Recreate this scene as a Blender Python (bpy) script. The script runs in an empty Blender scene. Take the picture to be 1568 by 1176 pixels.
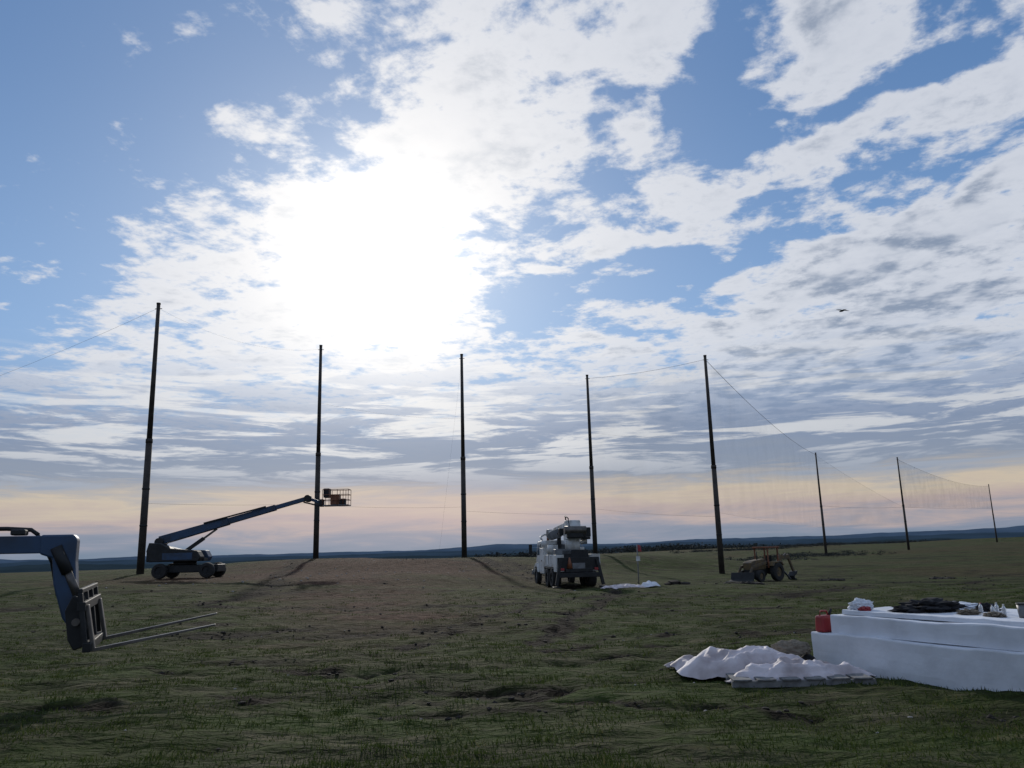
import bpy, math, random, bmesh
import numpy as np
from mathutils import Vector, Matrix, Euler
from mathutils import noise as mn
random.seed(7); rng=np.random.default_rng(7)
scene=bpy.context.scene
R=math.radians

# ---------------------------------------------------------------- materials
def newmat(name):
    m=bpy.data.materials.new(name); m.use_nodes=True
    nt=m.node_tree; return m,nt,nt.nodes['Principled BSDF']
def mat(name,col,rough=.6,metal=0,var=.35,scale=3,bump=.0,dirt=None):
    m,nt,b=newmat(name)
    b.inputs['Roughness'].default_value=rough; b.inputs['Metallic'].default_value=metal
    tc=nt.nodes.new('ShaderNodeTexCoord')
    n=nt.nodes.new('ShaderNodeTexNoise'); n.inputs['Scale'].default_value=scale; n.inputs['Detail'].default_value=6
    nt.links.new(tc.outputs['Object'],n.inputs['Vector'])
    r=nt.nodes.new('ShaderNodeValToRGB'); e=r.color_ramp.elements
    d=dirt if dirt else tuple(c*(1-var) for c in col)
    e[0].position=.35; e[0].color=(*d,1); e[1].position=.6; e[1].color=(*col,1)
    nt.links.new(n.outputs['Fac'],r.inputs['Fac']); nt.links.new(r.outputs['Color'],b.inputs['Base Color'])
    if bump>0:
        n2=nt.nodes.new('ShaderNodeTexNoise'); n2.inputs['Scale'].default_value=scale*6; n2.inputs['Detail'].default_value=5
        nt.links.new(tc.outputs['Object'],n2.inputs['Vector'])
        bp=nt.nodes.new('ShaderNodeBump'); bp.inputs['Strength'].default_value=bump; bp.inputs['Distance'].default_value=.02
        nt.links.new(n2.outputs['Fac'],bp.inputs['Height']); nt.links.new(bp.outputs['Normal'],b.inputs['Normal'])
    return m
M_pole=mat('weathered_pole_steel',(.05,.042,.036),.75,.2,.4,2)
M_blue=mat('blue_paint',(.02,.055,.12),.5,.1,.4,2,dirt=(.02,.035,.06))
M_dark=mat('dark_steel',(.022,.024,.026),.6,.4,.4,4)
M_fork=mat('worn_fork_steel',(.14,.13,.12),.45,.7,.4,6)
M_rubber=mat('tyre_rubber',(.02,.02,.02),.9,0,.3,5)
M_white=mat('white_paint',(.60,.62,.62),.5,0,.3,2,dirt=(.34,.33,.30))
M_grey=mat('grey_paint',(.16,.17,.18),.5,.2,.35,3)
M_orange=mat('faded_orange_paint',(.20,.07,.03),.6,0,.4,3)
M_yellow=mat('dusty_dark_yellow_paint',(.12,.08,.03),.7,0,.5,3,dirt=(.05,.04,.03))
M_red=mat('red_plastic',(.30,.02,.025),.4,0,.3,5)
M_foam=mat('white_foam',(.66,.69,.74),.85,0,.16,2,.3)
M_tarp=mat('white_tarp',(.60,.55,.57),.65,0,.3,2.5,.25,dirt=(.32,.27,.27))
M_wood=mat('pallet_wood',(.20,.20,.20),.85,0,.45,7,.3)
M_black=mat('black_cloth',(.015,.015,.018),.95,0,.2,9)
M_burlap=mat('burlap',(.20,.17,.13),.95,0,.3,12,.4)
M_soil=mat('dark_soil',(.022,.017,.013),1,0,.4,8,.4)
M_stone=mat('pale_stone',(.30,.28,.26),.9,0,.4,8)
M_cable=mat('cable_steel',(.06,.06,.065),.6,.3,.2,2)
M_bird=mat('bird_feather',(.03,.028,.03),.9,0,.3,5)
m,nt,b=newmat('cab_glass'); b.inputs['Base Color'].default_value=(.04,.05,.06,1); b.inputs['Roughness'].default_value=.08; M_glass=m
m,nt,b=newmat('clear_bottle_plastic'); b.inputs['Base Color'].default_value=(.5,.52,.54,1); b.inputs['Roughness'].default_value=.15; b.inputs['Transmission Weight'].default_value=.4; M_bottle=m

# ---------------------------------------------------------------- helpers
def link(o,parent=None):
    scene.collection.objects.link(o)
    if parent: o.parent=parent
    return o
def mesh_obj(name,verts,faces,material,parent=None,smooth=False):
    me=bpy.data.meshes.new(name); me.from_pydata([tuple(v) for v in verts],[],faces); me.update()
    me.materials.append(material)
    if smooth:
        for p in me.polygons: p.use_smooth=True
    return link(bpy.data.objects.new(name,me),parent)
class Asm:
    def __init__(s,name,loc=(0,0,0),rz=0,rx=0,ry=0):
        s.e=bpy.data.objects.new(name,None); s.e.empty_display_size=.3
        s.e.location=loc; s.e.rotation_euler=(R(rx),R(ry),R(rz)); link(s.e)
    def box(s,name,lo,hi,m,bev=.02,taper=None,rot=None):
        lo=Vector(lo);hi=Vector(hi);c=(lo+hi)/2;h=(hi-lo)/2
        vs=[]
        for z in(-1,1):
            for x,y in((-1,-1),(1,-1),(1,1),(-1,1)):
                tx=ty=1
                if taper and z==1: tx,ty=taper
                vs.append((x*h.x*tx,y*h.y*ty,z*h.z))
        f=[(3,2,1,0),(4,5,6,7),(0,1,5,4),(1,2,6,5),(2,3,7,6),(3,0,4,7)]
        o=mesh_obj(name,vs,f,m,s.e); o.location=c
        if rot: o.rotation_euler=tuple(R(a) for a in rot)
        if bev:
            bm=o.modifiers.new('b','BEVEL'); bm.width=bev; bm.segments=2
        return o
    def beam(s,name,p0,p1,w,h,m,w1=None,h1=None,bev=.01):
        p0=Vector(p0);p1=Vector(p1);d=(p1-p0).normalized()
        up=Vector((0,0,1))
        if abs(d.z)>.97: up=Vector((1,0,0))
        sd=d.cross(up).normalized(); u=sd.cross(d).normalized()
        w1=w1 or w;h1=h1 or h
        vs=[]
        for p,a,bb in((p0,w,h),(p1,w1,h1)):
            for i,j in((-1,-1),(1,-1),(1,1),(-1,1)): vs.append(p+sd*i*a/2+u*j*bb/2)
        f=[(0,1,2,3),(7,6,5,4),(4,5,1,0),(5,6,2,1),(6,7,3,2),(7,4,0,3)]
        o=mesh_obj(name,vs,f,m,s.e)
        if bev:
            bm=o.modifiers.new('b','BEVEL'); bm.width=bev; bm.segments=2
        return o
    def tube(s,name,pts,r,m,seg=10,rs=None):
        pts=[Vector(p) for p in pts]; vs=[];f=[]
        n=len(pts)
        if isinstance(r,list): rs=r
        for i,p in enumerate(pts):
            d=(pts[min(i+1,n-1)]-pts[max(i-1,0)]).normalized()
            up=Vector((0,0,1)) if abs(d.z)<.95 else Vector((1,0,0))
            a=d.cross(up).normalized(); bb=a.cross(d)
            rr=rs[i] if rs else r
            for k in range(seg):
                t=2*math.pi*k/seg; vs.append(p+a*math.cos(t)*rr+bb*math.sin(t)*rr)
        for i in range(n-1):
            for k in range(seg):
                k2=(k+1)%seg; f.append((i*seg+k,i*seg+k2,(i+1)*seg+k2,(i+1)*seg+k))
        f.append(tuple(range(seg-1,-1,-1))); f.append(tuple((n-1)*seg+k for k in range(seg)))
        o=mesh_obj(name,vs,f,m,s.e)
        for p in o.data.polygons: p.use_smooth=len(p.vertices)==4
        return o
    def wheel(s,name,c,r,w,m=None):
        prof=[(-.5,.55),(-.5,.85),(-.42,.97),(-.2,1),(.2,1),(.42,.97),(.5,.85),(.5,.55),(.3,.5),(.3,.2),(.38,.18),(.38,0)]
        seg=28;vs=[];f=[]
        pr=[(-.38,0),(-.38,.18),(-.3,.2),(-.3,.5)]+prof
        for k in range(seg):
            t=2*math.pi*k/seg
            for (y,q) in pr: vs.append((c[0]+q*r*math.cos(t),c[1]+y*w,c[2]+q*r*math.sin(t)))
        P=len(pr)
        for k in range(seg):
            k2=(k+1)%seg
            for i in range(P-1): f.append((k*P+i,k*P+i+1,k2*P+i+1,k2*P+i))
        o=mesh_obj(name,vs,f,M_rubber,s.e); o.data.materials.append(m or M_grey)
        for i,p in enumerate(o.data.polygons):
            j=i%(P-1)
            if j<3 or j>=P-4: p.material_index=1
        return o
    def poly(s,name,pts2,y0,y1,m,bev=.015):
        n=len(pts2)
        vs=[(x,y0,z) for x,z in pts2]+[(x,y1,z) for x,z in pts2]
        f=[tuple(range(n)),tuple(range(2*n-1,n-1,-1))]+[(i,n+i,n+(i+1)%n,(i+1)%n) for i in range(n)]
        o=mesh_obj(name,vs,f,m,s.e)
        bm=bmesh.new(); bm.from_mesh(o.data); bmesh.ops.recalc_face_normals(bm,faces=bm.faces); bm.to_mesh(o.data); bm.free()
        if bev:
            b_=o.modifiers.new('b','BEVEL'); b_.width=bev; b_.segments=2
        return o

_L=rng.random((256,256))
def vn(x,y):
    xf=np.floor(x); yf=np.floor(y); xi=xf.astype(np.int64)&255; yi=yf.astype(np.int64)&255; fx=x-xf; fy=y-yf
    fx=fx*fx*(3-2*fx); fy=fy*fy*(3-2*fy); x1=(xi+1)&255; y1=(yi+1)&255
    a=_L[xi,yi];b=_L[x1,yi];c=_L[xi,y1];d=_L[x1,y1]
    return (a*(1-fx)+b*fx)*(1-fy)+(c*(1-fx)+d*fx)*fy-.5
def fbm(x,y,o=4):
    s=0;a=1
    for i in range(o):
        s=s+a*vn(x*2**i+17.3*i,y*2**i+5.1*i); a*=.5
    return s

# ---------------------------------------------------------------- terrain
CP=np.array([(0,0,0),(-6,8,0),(6,8,0),(0,12,0),(-10,14,0),(8,14,0),(4,20,-.05),(-12,25,.1),(12,28,-.2),(0,30,0),
 (-27.7,60,.89),(-22.1,55,.6),(-42,65,.5),(-14,70,1.5),(-19,77,1.7),(-5.2,81,1.4),(-10,50,.7),(2.6,46,-.2),(5.3,40,-.15),(20,50,-.7),
 (8.9,92,1.25),(19,76,-.65),(20.3,66,-1.0),(30,66,-1.0),(62,164,-.5),(88,183,.1),(173,294,1.0),(45,110,-.9),(75,260,.6),(140,360,1.6),(230,360,3.0),(120,120,.3),(60,60,-.5),
 (0,150,-3),(-60,130,-4),(-120,100,-3),(20,240,-4),(40,160,-1.2),(0,-60,0),(-80,0,0),(80,0,0),(-70,60,0),(-30,95,1.2)],float)
def field_z(x,y):
    x=np.asarray(x,float);y=np.asarray(y,float)
    num=np.zeros_like(x);den=np.zeros_like(x)
    for cx,cy,cz in CP:
        q=(x-cx)**2+(y-cy)**2+6
        w=1/(q*np.sqrt(q)*np.sqrt(np.sqrt(q)))
        num+=w*cz;den+=w
    z=num/den
    r=np.hypot(x,y-60)
    k=np.clip((r-330)/500,0,1);k=k*k*(3-2*k)
    return z*(1-k)-14*k
# tyre ruts: (world polyline, half-width)
RUTS=[([(-2.1,11.2),(-1.3,10.8),(-.2,10.5),(.6,10.7)],.30),([(-.4,10.1),(.6,9.9),(1.7,9.6),(3.0,8.8)],.16),
      ([(-6.4,10.6),(-5.2,10.2),(-4.2,10.1),(-3.0,10.3)],.20),([(-6,13.2),(-3.2,12.6),(-.5,12.0)],.14),
      ([(.6,14.2),(1.9,17.0),(3.4,17.6),(5.2,17.9),(8,17.6)],.28),([(2.2,14.8),(3.4,15.4),(5.4,15.8),(9,16.5)],.20),
      ([(-4,80),(-1,62),(2,50),(3,44)],.6),([(-2,80),(1,62),(4,50),(5,44)],.6),
      ([(-6.5,19.6),(-4.2,18.8),(-2.4,19.2),(-1,21)],.35),([(-12,30),(-5,27),(0,29),(6,36)],.5),
      ([(8,30),(14,36),(22,45),(30,50)],.7),([(-20,76),(-16,55),(-12,40),(-12,30)],.6),([(3,44),(1,30),(-1,22),(-2,16)],.3),
      ([(5,43),(3.4,30),(1.4,22),(.4,16)],.3),([(-3,10.8),(0,13),(4,14),(9,17)],.14),([(1,24),(6,25),(13,25)],.45),([(-2,33),(4,31),(12,34)],.5)]
def seg_d(x,y,p,q):
    px,py=p;qx,qy=q;dx=qx-px;dy=qy-py
    t=np.clip(((x-px)*dx+(y-py)*dy)/(dx*dx+dy*dy),0,1)
    return np.hypot(x-px-t*dx,y-py-t*dy)
def mud_f(x,y):
    m=np.zeros_like(x)
    wx=x+fbm(x*1.3,y*1.3,3)*.55; wy=y+fbm(x*1.3+40,y*1.3,3)*.55
    br=np.clip(fbm(x*1.2+9,y*1.2,3)*2.2+.85,0,1)
    for pts,w in RUTS:
        d=np.full_like(x,1e9)
        for i in range(len(pts)-1): d=np.minimum(d,seg_d(wx,wy,pts[i],pts[i+1]))
        m=np.maximum(m,np.clip((1.35-d/w)*1.6,0,1)*br)
    n=fbm(x*.16+3,y*.35+8,4)+fbm(x*2.5,y*3.5,2)*.25
    m=np.maximum(m,np.clip((n-.28)*3,0,.85))
    n=fbm(x*.6+30,y*1.5+8,3)+fbm(x*4,y*6,2)*.35
    m=np.maximum(m,np.clip((n-.36)*3,0,.8))
    return m*np.clip((400-np.hypot(x,y))/200,0,1)
def ground_z(x,y,mud=None):
    z=field_z(x,y)
    if mud is None: mud=mud_f(x,y)
    r=np.hypot(x,y); near=np.clip((140-r)/100,0,1)
    z=z+near*(fbm(x*.25,y*.35,3)*.12+fbm(x*1.3,y*2.0,3)*.085+fbm(x*5,y*6,2)*.03)
    z=z-mud*.03*near+mud*near*fbm(x*3.5,y*4.5,3)*.10
    z=z+np.clip(r-600,0,1)*fbm(x*.002,y*.002,3)*4
    return z
def gz(x,y): return float(ground_z(np.array([float(x)]),np.array([float(y)]))[0])

N=640;a=3.2;k=math.asinh(7000/a)
s=np.linspace(-1,1,N)
gx=np.sinh(s*k)*a; gy=np.sinh(s*k)*a+11
X,Y=np.meshgrid(gx,gy); x=X.ravel();y=Y.ravel()
mud=mud_f(x,y); z=ground_z(x,y,mud)
me=bpy.data.meshes.new('ground')
idx=np.arange(N*N).reshape(N,N)
q=np.stack([idx[:-1,:-1],idx[:-1,1:],idx[1:,1:],idx[1:,:-1]],-1).reshape(-1,4)
me.vertices.add(N*N); me.vertices.foreach_set('co',np.stack([x,y,z],1).ravel())
me.loops.add(q.size); me.loops.foreach_set('vertex_index',q.ravel().astype(np.int32))
me.polygons.add(len(q)); me.polygons.foreach_set('loop_start',(np.arange(len(q))*4).astype(np.int32))
me.polygons.foreach_set('use_smooth',np.ones(len(q),bool))
me.update()
at=me.attributes.new('mud','FLOAT','POINT'); at.data.foreach_set('value',mud.astype(np.float32))
def soil_flare_f(x,y):
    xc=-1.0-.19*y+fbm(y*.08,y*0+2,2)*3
    strip=np.exp(-((x-xc+fbm(x*.3,y*.3,3)*2)/(1.2+.085*np.abs(y)))**2)*np.clip((y-12)/14,0,1)*np.clip((100-y)/15,0,1)*.9  # wedge of bare soil, partly lens flare painted into the ground
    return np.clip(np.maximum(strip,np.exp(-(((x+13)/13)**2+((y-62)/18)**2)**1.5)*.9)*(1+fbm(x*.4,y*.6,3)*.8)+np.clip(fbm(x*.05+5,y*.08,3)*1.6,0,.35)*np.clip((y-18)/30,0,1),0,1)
at=me.attributes.new('soil_flare','FLOAT','POINT'); at.data.foreach_set('value',soil_flare_f(x,y).astype(np.float32))
ground=link(bpy.data.objects.new('ground',me))
m,nt,b=newmat('grassy_field'); nd=nt.nodes; L=nt.links.new
geo=nd.new('ShaderNodeNewGeometry')
def noise(sc,det=6,rough=.55,vec=None,scl=None):
    n=nd.new('ShaderNodeTexNoise'); n.inputs['Scale'].default_value=sc; n.inputs['Detail'].default_value=det; n.inputs['Roughness'].default_value=rough
    v=geo.outputs['Position']
    if scl:
        mp=nd.new('ShaderNodeMapping'); mp.inputs['Scale'].default_value=scl; L(v,mp.inputs['Vector']); v=mp.outputs['Vector']
    L(v,n.inputs['Vector']); return n.outputs['Fac']
def ramp(fac,stops):
    r=nd.new('ShaderNodeValToRGB'); e=r.color_ramp.elements
    while len(e)<len(stops): e.new(.5)
    for i,(p,c) in enumerate(stops): e[i].position=p; e[i].color=(*c,1)
    L(fac,r.inputs['Fac']); return r.outputs['Color']
def mix(f,c1,c2,bt='MIX'):
    n=nd.new('ShaderNodeMix'); n.data_type='RGBA'; n.blend_type=bt
    if isinstance(f,(int,float)): n.inputs[0].default_value=f
    else: L(f,n.inputs[0])
    for i,c in((6,c1),(7,c2)):
        if isinstance(c,tuple): n.inputs[i].default_value=(*c,1)
        else: L(c,n.inputs[i])
    return n.outputs[2]
c1=ramp(noise(7,6,.7,scl=(1,1.6,1)),[(.32,(.012,.012,.006)),(.47,(.032,.044,.011)),(.6,(.050,.074,.017)),(.75,(.10,.10,.04))])
c2=ramp(noise(.5,5,.65,scl=(.5,1.5,1)),[(.38,(.018,.016,.009)),(.5,(.040,.048,.015)),(.62,(.055,.080,.020))])
c=mix(.55,c1,c2)
dryf=ramp(noise(.9,5,.65,scl=(.7,1.8,1)),[(.52,(0,0,0)),(.64,(.65,.65,.65))])
c=mix(dryf,c,(.12,.105,.062))
attrw=nd.new('ShaderNodeAttribute'); attrw.attribute_name='soil_flare'
soil_flare_c=ramp(noise(2.5,6,.65),[(.35,(.036,.019,.012)),(.55,(.082,.042,.027)),(.72,(.15,.10,.075))])  # reddish soil ramp, also carries the painted flare tint
c=mix(attrw.outputs['Fac'],c,soil_flare_c)
attr=nd.new('ShaderNodeAttribute'); attr.attribute_name='mud'
mudc=ramp(noise(9,5,.7),[(.35,(.007,.006,.004)),(.65,(.022,.016,.012))])
c=mix(attr.outputs['Fac'],c,mudc)
L(c,b.inputs['Base Color']); b.inputs['Roughness'].default_value=.95; b.inputs['Specular IOR Level'].default_value=.06
bp=nd.new('ShaderNodeBump'); bp.inputs['Strength'].default_value=.9; bp.inputs['Distance'].default_value=.06
L(noise(14,4,.7),bp.inputs['Height'])
bp2=nd.new('ShaderNodeBump'); bp2.inputs['Strength'].default_value=.85; bp2.inputs['Distance'].default_value=.35
L(noise(1.8,4,.65,scl=(.7,1.6,1)),bp2.inputs['Height']); L(bp.outputs['Normal'],bp2.inputs['Normal']); L(bp2.outputs['Normal'],b.inputs['Normal'])
me.materials.append(m)

# ---------------------------------------------------------------- grass (one mesh)
nt_=14000; per=18
ty=5.0+rng.random(nt_)**1.7*34; tx=(rng.random(nt_)*2-1)*(ty*.8+2)
keep=(mud_f(tx,ty)<.25)&(fbm(tx*.7,ty*1.1,3)*1.6+rng.random(nt_)*.7>.05)&(rng.random(nt_)>soil_flare_f(tx,ty)*.8)
tx,ty=tx[keep],ty[keep]
bx=np.repeat(tx,per)+rng.normal(0,.10,len(tx)*per); by=np.repeat(ty,per)+rng.normal(0,.10,len(tx)*per)
n=len(bx); bz=ground_z(bx,by)-.008
tuft=np.repeat(.6+rng.random(len(tx))*.9,per)
h=(.02+rng.random(n)*.035)*tuft; w=.0035+rng.random(n)*.004+by*.00018
an=rng.random(n)*math.pi; ln=rng.random(n)*2*math.pi; lean=rng.random(n)*1.0*h
dx=np.cos(an)*w;dy=np.sin(an)*w
def tri_mesh(name,V,material,tone=None):
    n=len(V); gm=bpy.data.meshes.new(name); gm.vertices.add(n*3); gm.vertices.foreach_set('co',V.ravel())
    gm.loops.add(n*3); gm.loops.foreach_set('vertex_index',np.arange(n*3,dtype=np.int32))
    gm.polygons.add(n); gm.polygons.foreach_set('loop_start',(np.arange(n)*3).astype(np.int32)); gm.update()
    if tone is not None:
        at=gm.attributes.new('tone','FLOAT','POINT'); at.data.foreach_set('value',np.repeat(tone,3).astype(np.float32))
    gm.materials.append(material); return link(bpy.data.objects.new(name,gm))
V=np.empty((n,3,3)); V[:,0]=np.stack([bx-dx,by-dy,bz],1);V[:,1]=np.stack([bx+dx,by+dy,bz],1)
V[:,2]=np.stack([bx+np.cos(ln)*lean,by+np.sin(ln)*lean,bz+h],1)
m,nt,b=newmat('grass_blades'); nd=nt.nodes; L=nt.links.new
attr=nd.new('ShaderNodeAttribute'); attr.attribute_name='tone'
col=ramp(attr.outputs['Fac'],[(0,(.024,.038,.009)),(.5,(.046,.070,.016)),(.75,(.068,.090,.023)),(1,(.15,.13,.06))])
L(col,b.inputs['Base Color']); b.inputs['Roughness'].default_value=.7; b.inputs['Specular IOR Level'].default_value=.1
tr=nd.new('ShaderNodeBsdfTranslucent'); L(col,tr.inputs['Color'])
mx=nd.new('ShaderNodeMixShader'); mx.inputs[0].default_value=.35; L(b.outputs[0],mx.inputs[1]); L(tr.outputs[0],mx.inputs[2])
L(mx.outputs[0],nd['Material Output'].inputs['Surface'])
tri_mesh('grass',V,m,np.clip(np.repeat(rng.random(len(tx)),per)*.6+rng.random(n)*.4,0,1))

def lumps(name,pts,material):
    base=[(0,0,1),(.9,0,.45),(.28,.85,.45),(-.73,.53,.45),(-.73,-.53,.45),(.28,-.85,.45),(.73,.53,-.3),(-.28,.85,-.3),(-.9,0,-.3),(-.28,-.85,-.3),(.73,-.53,-.3)]
    fc=[(0,1,2),(0,2,3),(0,3,4),(0,4,5),(0,5,1),(1,6,2),(2,6,7),(2,7,3),(3,7,8),(3,8,4),(4,8,9),(4,9,5),(5,9,10),(5,10,1),(1,10,6)]
    vs=[];f=[]
    A_=np.array(pts,float); Z_=ground_z(A_[:,0],A_[:,1])
    for (px,py,r),zz in zip(pts,Z_):
        o=len(vs)
        for v in base:
            j=.7+random.random()*.6
            vs.append((px+v[0]*r*j,py+v[1]*r*j,zz+v[2]*r*.6*j))
        f+=[tuple(i+o for i in t) for t in fc]
    return mesh_obj(name,vs,f,material)
yy=8+rng.random(12000)**1.3*60; xx=(rng.random(12000)*2-1)*yy*.6
kk=np.where(mud_f(xx,yy)>.4)[0][:1300]
pts=[(xx[i],yy[i],.008+random.random()**2*.035+yy[i]*.0007) for i in kk]
for c0 in((12.5,44),(22,58),(31,60)):
    for i in range(30): pts.append((c0[0]+random.gauss(0,.5),c0[1]+random.gauss(0,.4),.08+random.random()*.22))
lumps('dirt_clods',pts,M_soil)
pts=[(random.gauss(-12,6),random.uniform(38,68),.03+random.random()*.05) for i in range(110)]+[(random.uniform(-6,9),random.uniform(8,30),.010+random.random()*.015) for i in range(60)]
lumps('field_stones',pts,M_stone)

# ---------------------------------------------------------------- distant hills & treeline
def hills(name,dist,base_h,amp,seed,col,freq):
    n=900; az=np.linspace(-75,75,n); vs=[];f=[]
    hh=base_h(az)+amp*fbm(az*freq+seed,az*0+seed,5)+amp*.10*fbm(az*freq*14,az*0+3,3)
    for i in range(n):
        A=R(az[i]); sx,cy=math.sin(A),math.cos(A)
        for (dd,zz) in((dist-900,-60),(dist-350,hh[i]*.45-8),(dist,hh[i]),(dist+900,-60)): vs.append((sx*dd,cy*dd,zz))
    for i in range(n-1):
        for j in range(3): f.append((i*4+j,(i+1)*4+j,(i+1)*4+j+1,i*4+j+1))
    mm=mat(name+'_hazy_forest',col,1,0,.25,.004,dirt=tuple(c*.8 for c in col))  # forest colour with bluish distance haze painted in
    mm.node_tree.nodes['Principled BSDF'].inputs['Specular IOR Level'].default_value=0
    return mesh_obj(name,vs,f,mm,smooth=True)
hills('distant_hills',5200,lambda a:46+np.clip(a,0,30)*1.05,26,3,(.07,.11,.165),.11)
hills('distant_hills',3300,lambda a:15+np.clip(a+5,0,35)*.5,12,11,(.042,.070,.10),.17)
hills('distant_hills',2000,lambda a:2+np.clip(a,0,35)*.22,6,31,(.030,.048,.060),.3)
def scrub(name,rows,material):
    Vs=[]
    for (x0,y0,x1,y1,nb,hmin,hmax) in rows:
        t=rng.random(nb); cx=x0+(x1-x0)*t+rng.normal(0,4,nb); cy=y0+(y1-y0)*t+rng.normal(0,8,nb)
        hh=hmin+rng.random(nb)**2*(hmax-hmin); zz=field_z(cx,cy)
        nl=90; c=rng.normal(0,1,(nb,nl,3)); c/=np.linalg.norm(c,axis=2)[...,None]; rr=rng.random((nb,nl,1))**.4
        c=c*rr*hh[:,None,None]*np.array([1.8,1.8,.45])
        P=c+np.stack([cx,cy,zz+hh*.40],1)[:,None,:]
        sz=(hh*.11)[:,None,None,None]
        Vs.append((P[:,:,None,:]+rng.normal(0,1,(nb,nl,3,3))*sz).reshape(-1,3,3))
    return tri_mesh(name,np.concatenate(Vs),material)
M_scrub=mat('scrub_foliage',(.034,.040,.036),1,0,.4,.2)  # foliage colour greyed by painted-in distance haze
scrub('distant_treeline',[(10,135,70,175,260,.4,1.0),(60,280,330,520,420,.8,1.5),(-20,330,330,640,320,2.4,4.2)],M_scrub)

# ---------------------------------------------------------------- net poles
POLES=[(-27.7,60),(-19,77),(-5.2,81),(8.9,92),(19,76),(62.2,164),(88,183),(173.5,294)]
H=20.75; tops=[]
for (px,py) in POLES:
    zz=float(field_z(np.array([px]),np.array([py]))[0])
    A=Asm('net_pole',(px,py,zz))
    A.tube('lower_shaft',[(0,0,-.3),(0,0,H*.47)],[.27,.235],M_pole,16)
    A.tube('splice_collar',[(0,0,H*.47),(0,0,H*.485)],.255,M_pole,16)
    A.tube('upper_shaft',[(0,0,H*.485),(0,0,H)],[.20,.14],M_pole,16)
    A.tube('cap',[(0,0,H),(0,0,H+.12)],.16,M_pole,12)
    A.tube('pulley_arm',[(-.25,0,H-.35),(.3,0,H-.35)],.03,M_dark,6)
    for hz in(3.5,H*.30): A.tube('cable_clamp',[(0,0,hz),(0,0,hz+.12)],.28,M_dark,12)
    tops.append(Vector((px,py,zz)))
CA=Asm('net_cables')
def cable(p,q,sag,r,nm='cable'):
    P=[]
    for i in range(17):
        t=i/16; v=p.lerp(q,t); v.z-=sag*4*t*(1-t); P.append(v)
    CA.tube(nm,P,r,M_cable,5)
T=lambda i,h:tops[i]+Vector((0,0,h))
cable(T(3,H-.3),T(4,H-.3),.3,.013); cable(T(4,H-.3),T(5,H-.3),1.2,.022)
cable(T(0,H-.3),Vector((-75,74,12.5)),1.5,.008); cable(T(0,H-.3),T(1,H-.3),1.2,.004)
for i,j,hh in((0,1,5.2),(1,2,5.0),(2,3,4.6),(3,4,5.2),(4,5,5.6)): cable(T(i,hh),T(j,hh),.15,.007)
cable(T(5,10),T(6,9.5),.3,.016); cable(T(6,H-.4),T(7,H-.6),1.8,.022); cable(T(6,9.5),T(7,12),.2,.022); cable(T(5,H-.4),T(6,9.5),.5,.010)
cable(T(1,15),T(2,14),.4,.005); cable(T(3,14),T(4,13),.4,.005); cable(T(2,H-.4),T(2,0)+Vector((-2.2,-4,0)),.2,.004)
def netmat(nm,lo,hi):
    m,nt,b=newmat(nm); nd=nt.nodes;L=nt.links.new
    b.inputs['Base Color'].default_value=(.03,.03,.035,1)
    tr=nd.new('ShaderNodeBsdfTransparent'); mx=nd.new('ShaderNodeMixShader')
    tc=nd.new('ShaderNodeTexCoord'); nn=nd.new('ShaderNodeTexNoise'); nn.inputs['Scale'].default_value=.3; L(tc.outputs['Object'],nn.inputs['Vector'])
    mr=nd.new('ShaderNodeMapRange'); mr.inputs[1].default_value=.3; mr.inputs[2].default_value=.7; mr.inputs[3].default_value=lo; mr.inputs[4].default_value=hi; L(nn.outputs['Fac'],mr.inputs[0])
    L(mr.outputs[0],mx.inputs[0]); L(b.outputs[0],mx.inputs[1]); L(tr.outputs[0],mx.inputs[2]); L(mx.outputs[0],nd['Material Output'].inputs['Surface'])
    return m
M_net=netmat('netting',.78,.90); M_net2=netmat('fine_netting',.90,.965)
def net(i,j,h0,h1,g0,g1,sag,mm):
    vs=[];f=[]
    for k_ in range(17):
        t=k_/16; p=tops[i].lerp(tops[j],t)
        zt=h0*(1-t)+h1*t-sag*4*t*(1-t); zb=g0*(1-t)+g1*t
        vs+= [p+Vector((0,0,zb)),p+Vector((0,0,(zt+zb)/2)),p+Vector((0,0,zt))]
    for k_ in range(16):
        for c_ in(0,1): f.append((k_*3+c_,k_*3+3+c_,k_*3+4+c_,k_*3+1+c_))
    return mesh_obj('safety_net',vs,f,mm)
net(6,7,H-.4,H-.6,9.5,12,1.8,M_net)
net(4,5,H-.3,H-.3,5.6,5.6,1.2,M_net2); net(3,4,H-.3,H-.3,4.6,5.2,.3,M_net2); net(5,6,H-.4,9.6,5.6,5.6,.5,M_net2)

# ---------------------------------------------------------------- boom lift
B=Asm('boom_lift',(-22.1,55,gz(-22.1,55)),0)
for i,(wx,wy) in enumerate(((-1.55,-1.0),(1.6,-1.0),(-1.55,1.0),(1.6,1.0))): B.wheel(f'wheel_{i+1}',(wx,wy,.48),.5,.4,M_dark)
B.box('chassis',(-2.1,-.75,.35),(2.2,.75,.85),M_dark,.05)
B.box('axle_front',(1.35,-.95,.42),(1.85,.95,.62),M_dark); B.box('axle_rear',(-1.8,-.95,.42),(-1.3,.95,.62),M_dark)
B.tube('slew_ring',[(-.3,0,.85),(-.3,0,1.08)],.75,M_dark,24)
B.poly('turntable',[(-2.3,1.08),(1.0,1.08),(1.15,1.35),(.9,1.75),(-.9,1.95),(-1.6,2.3),(-2.35,2.35),(-2.5,1.8)],-1.1,-.35,M_dark,.05)
B.poly('engine_cover',[(-2.3,1.08),(1.0,1.08),(1.15,1.35),(.9,1.8),(-.9,1.9),(-1.6,2.1),(-2.35,2.2),(-2.5,1.8)],.35,1.1,M_blue,.05)
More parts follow.
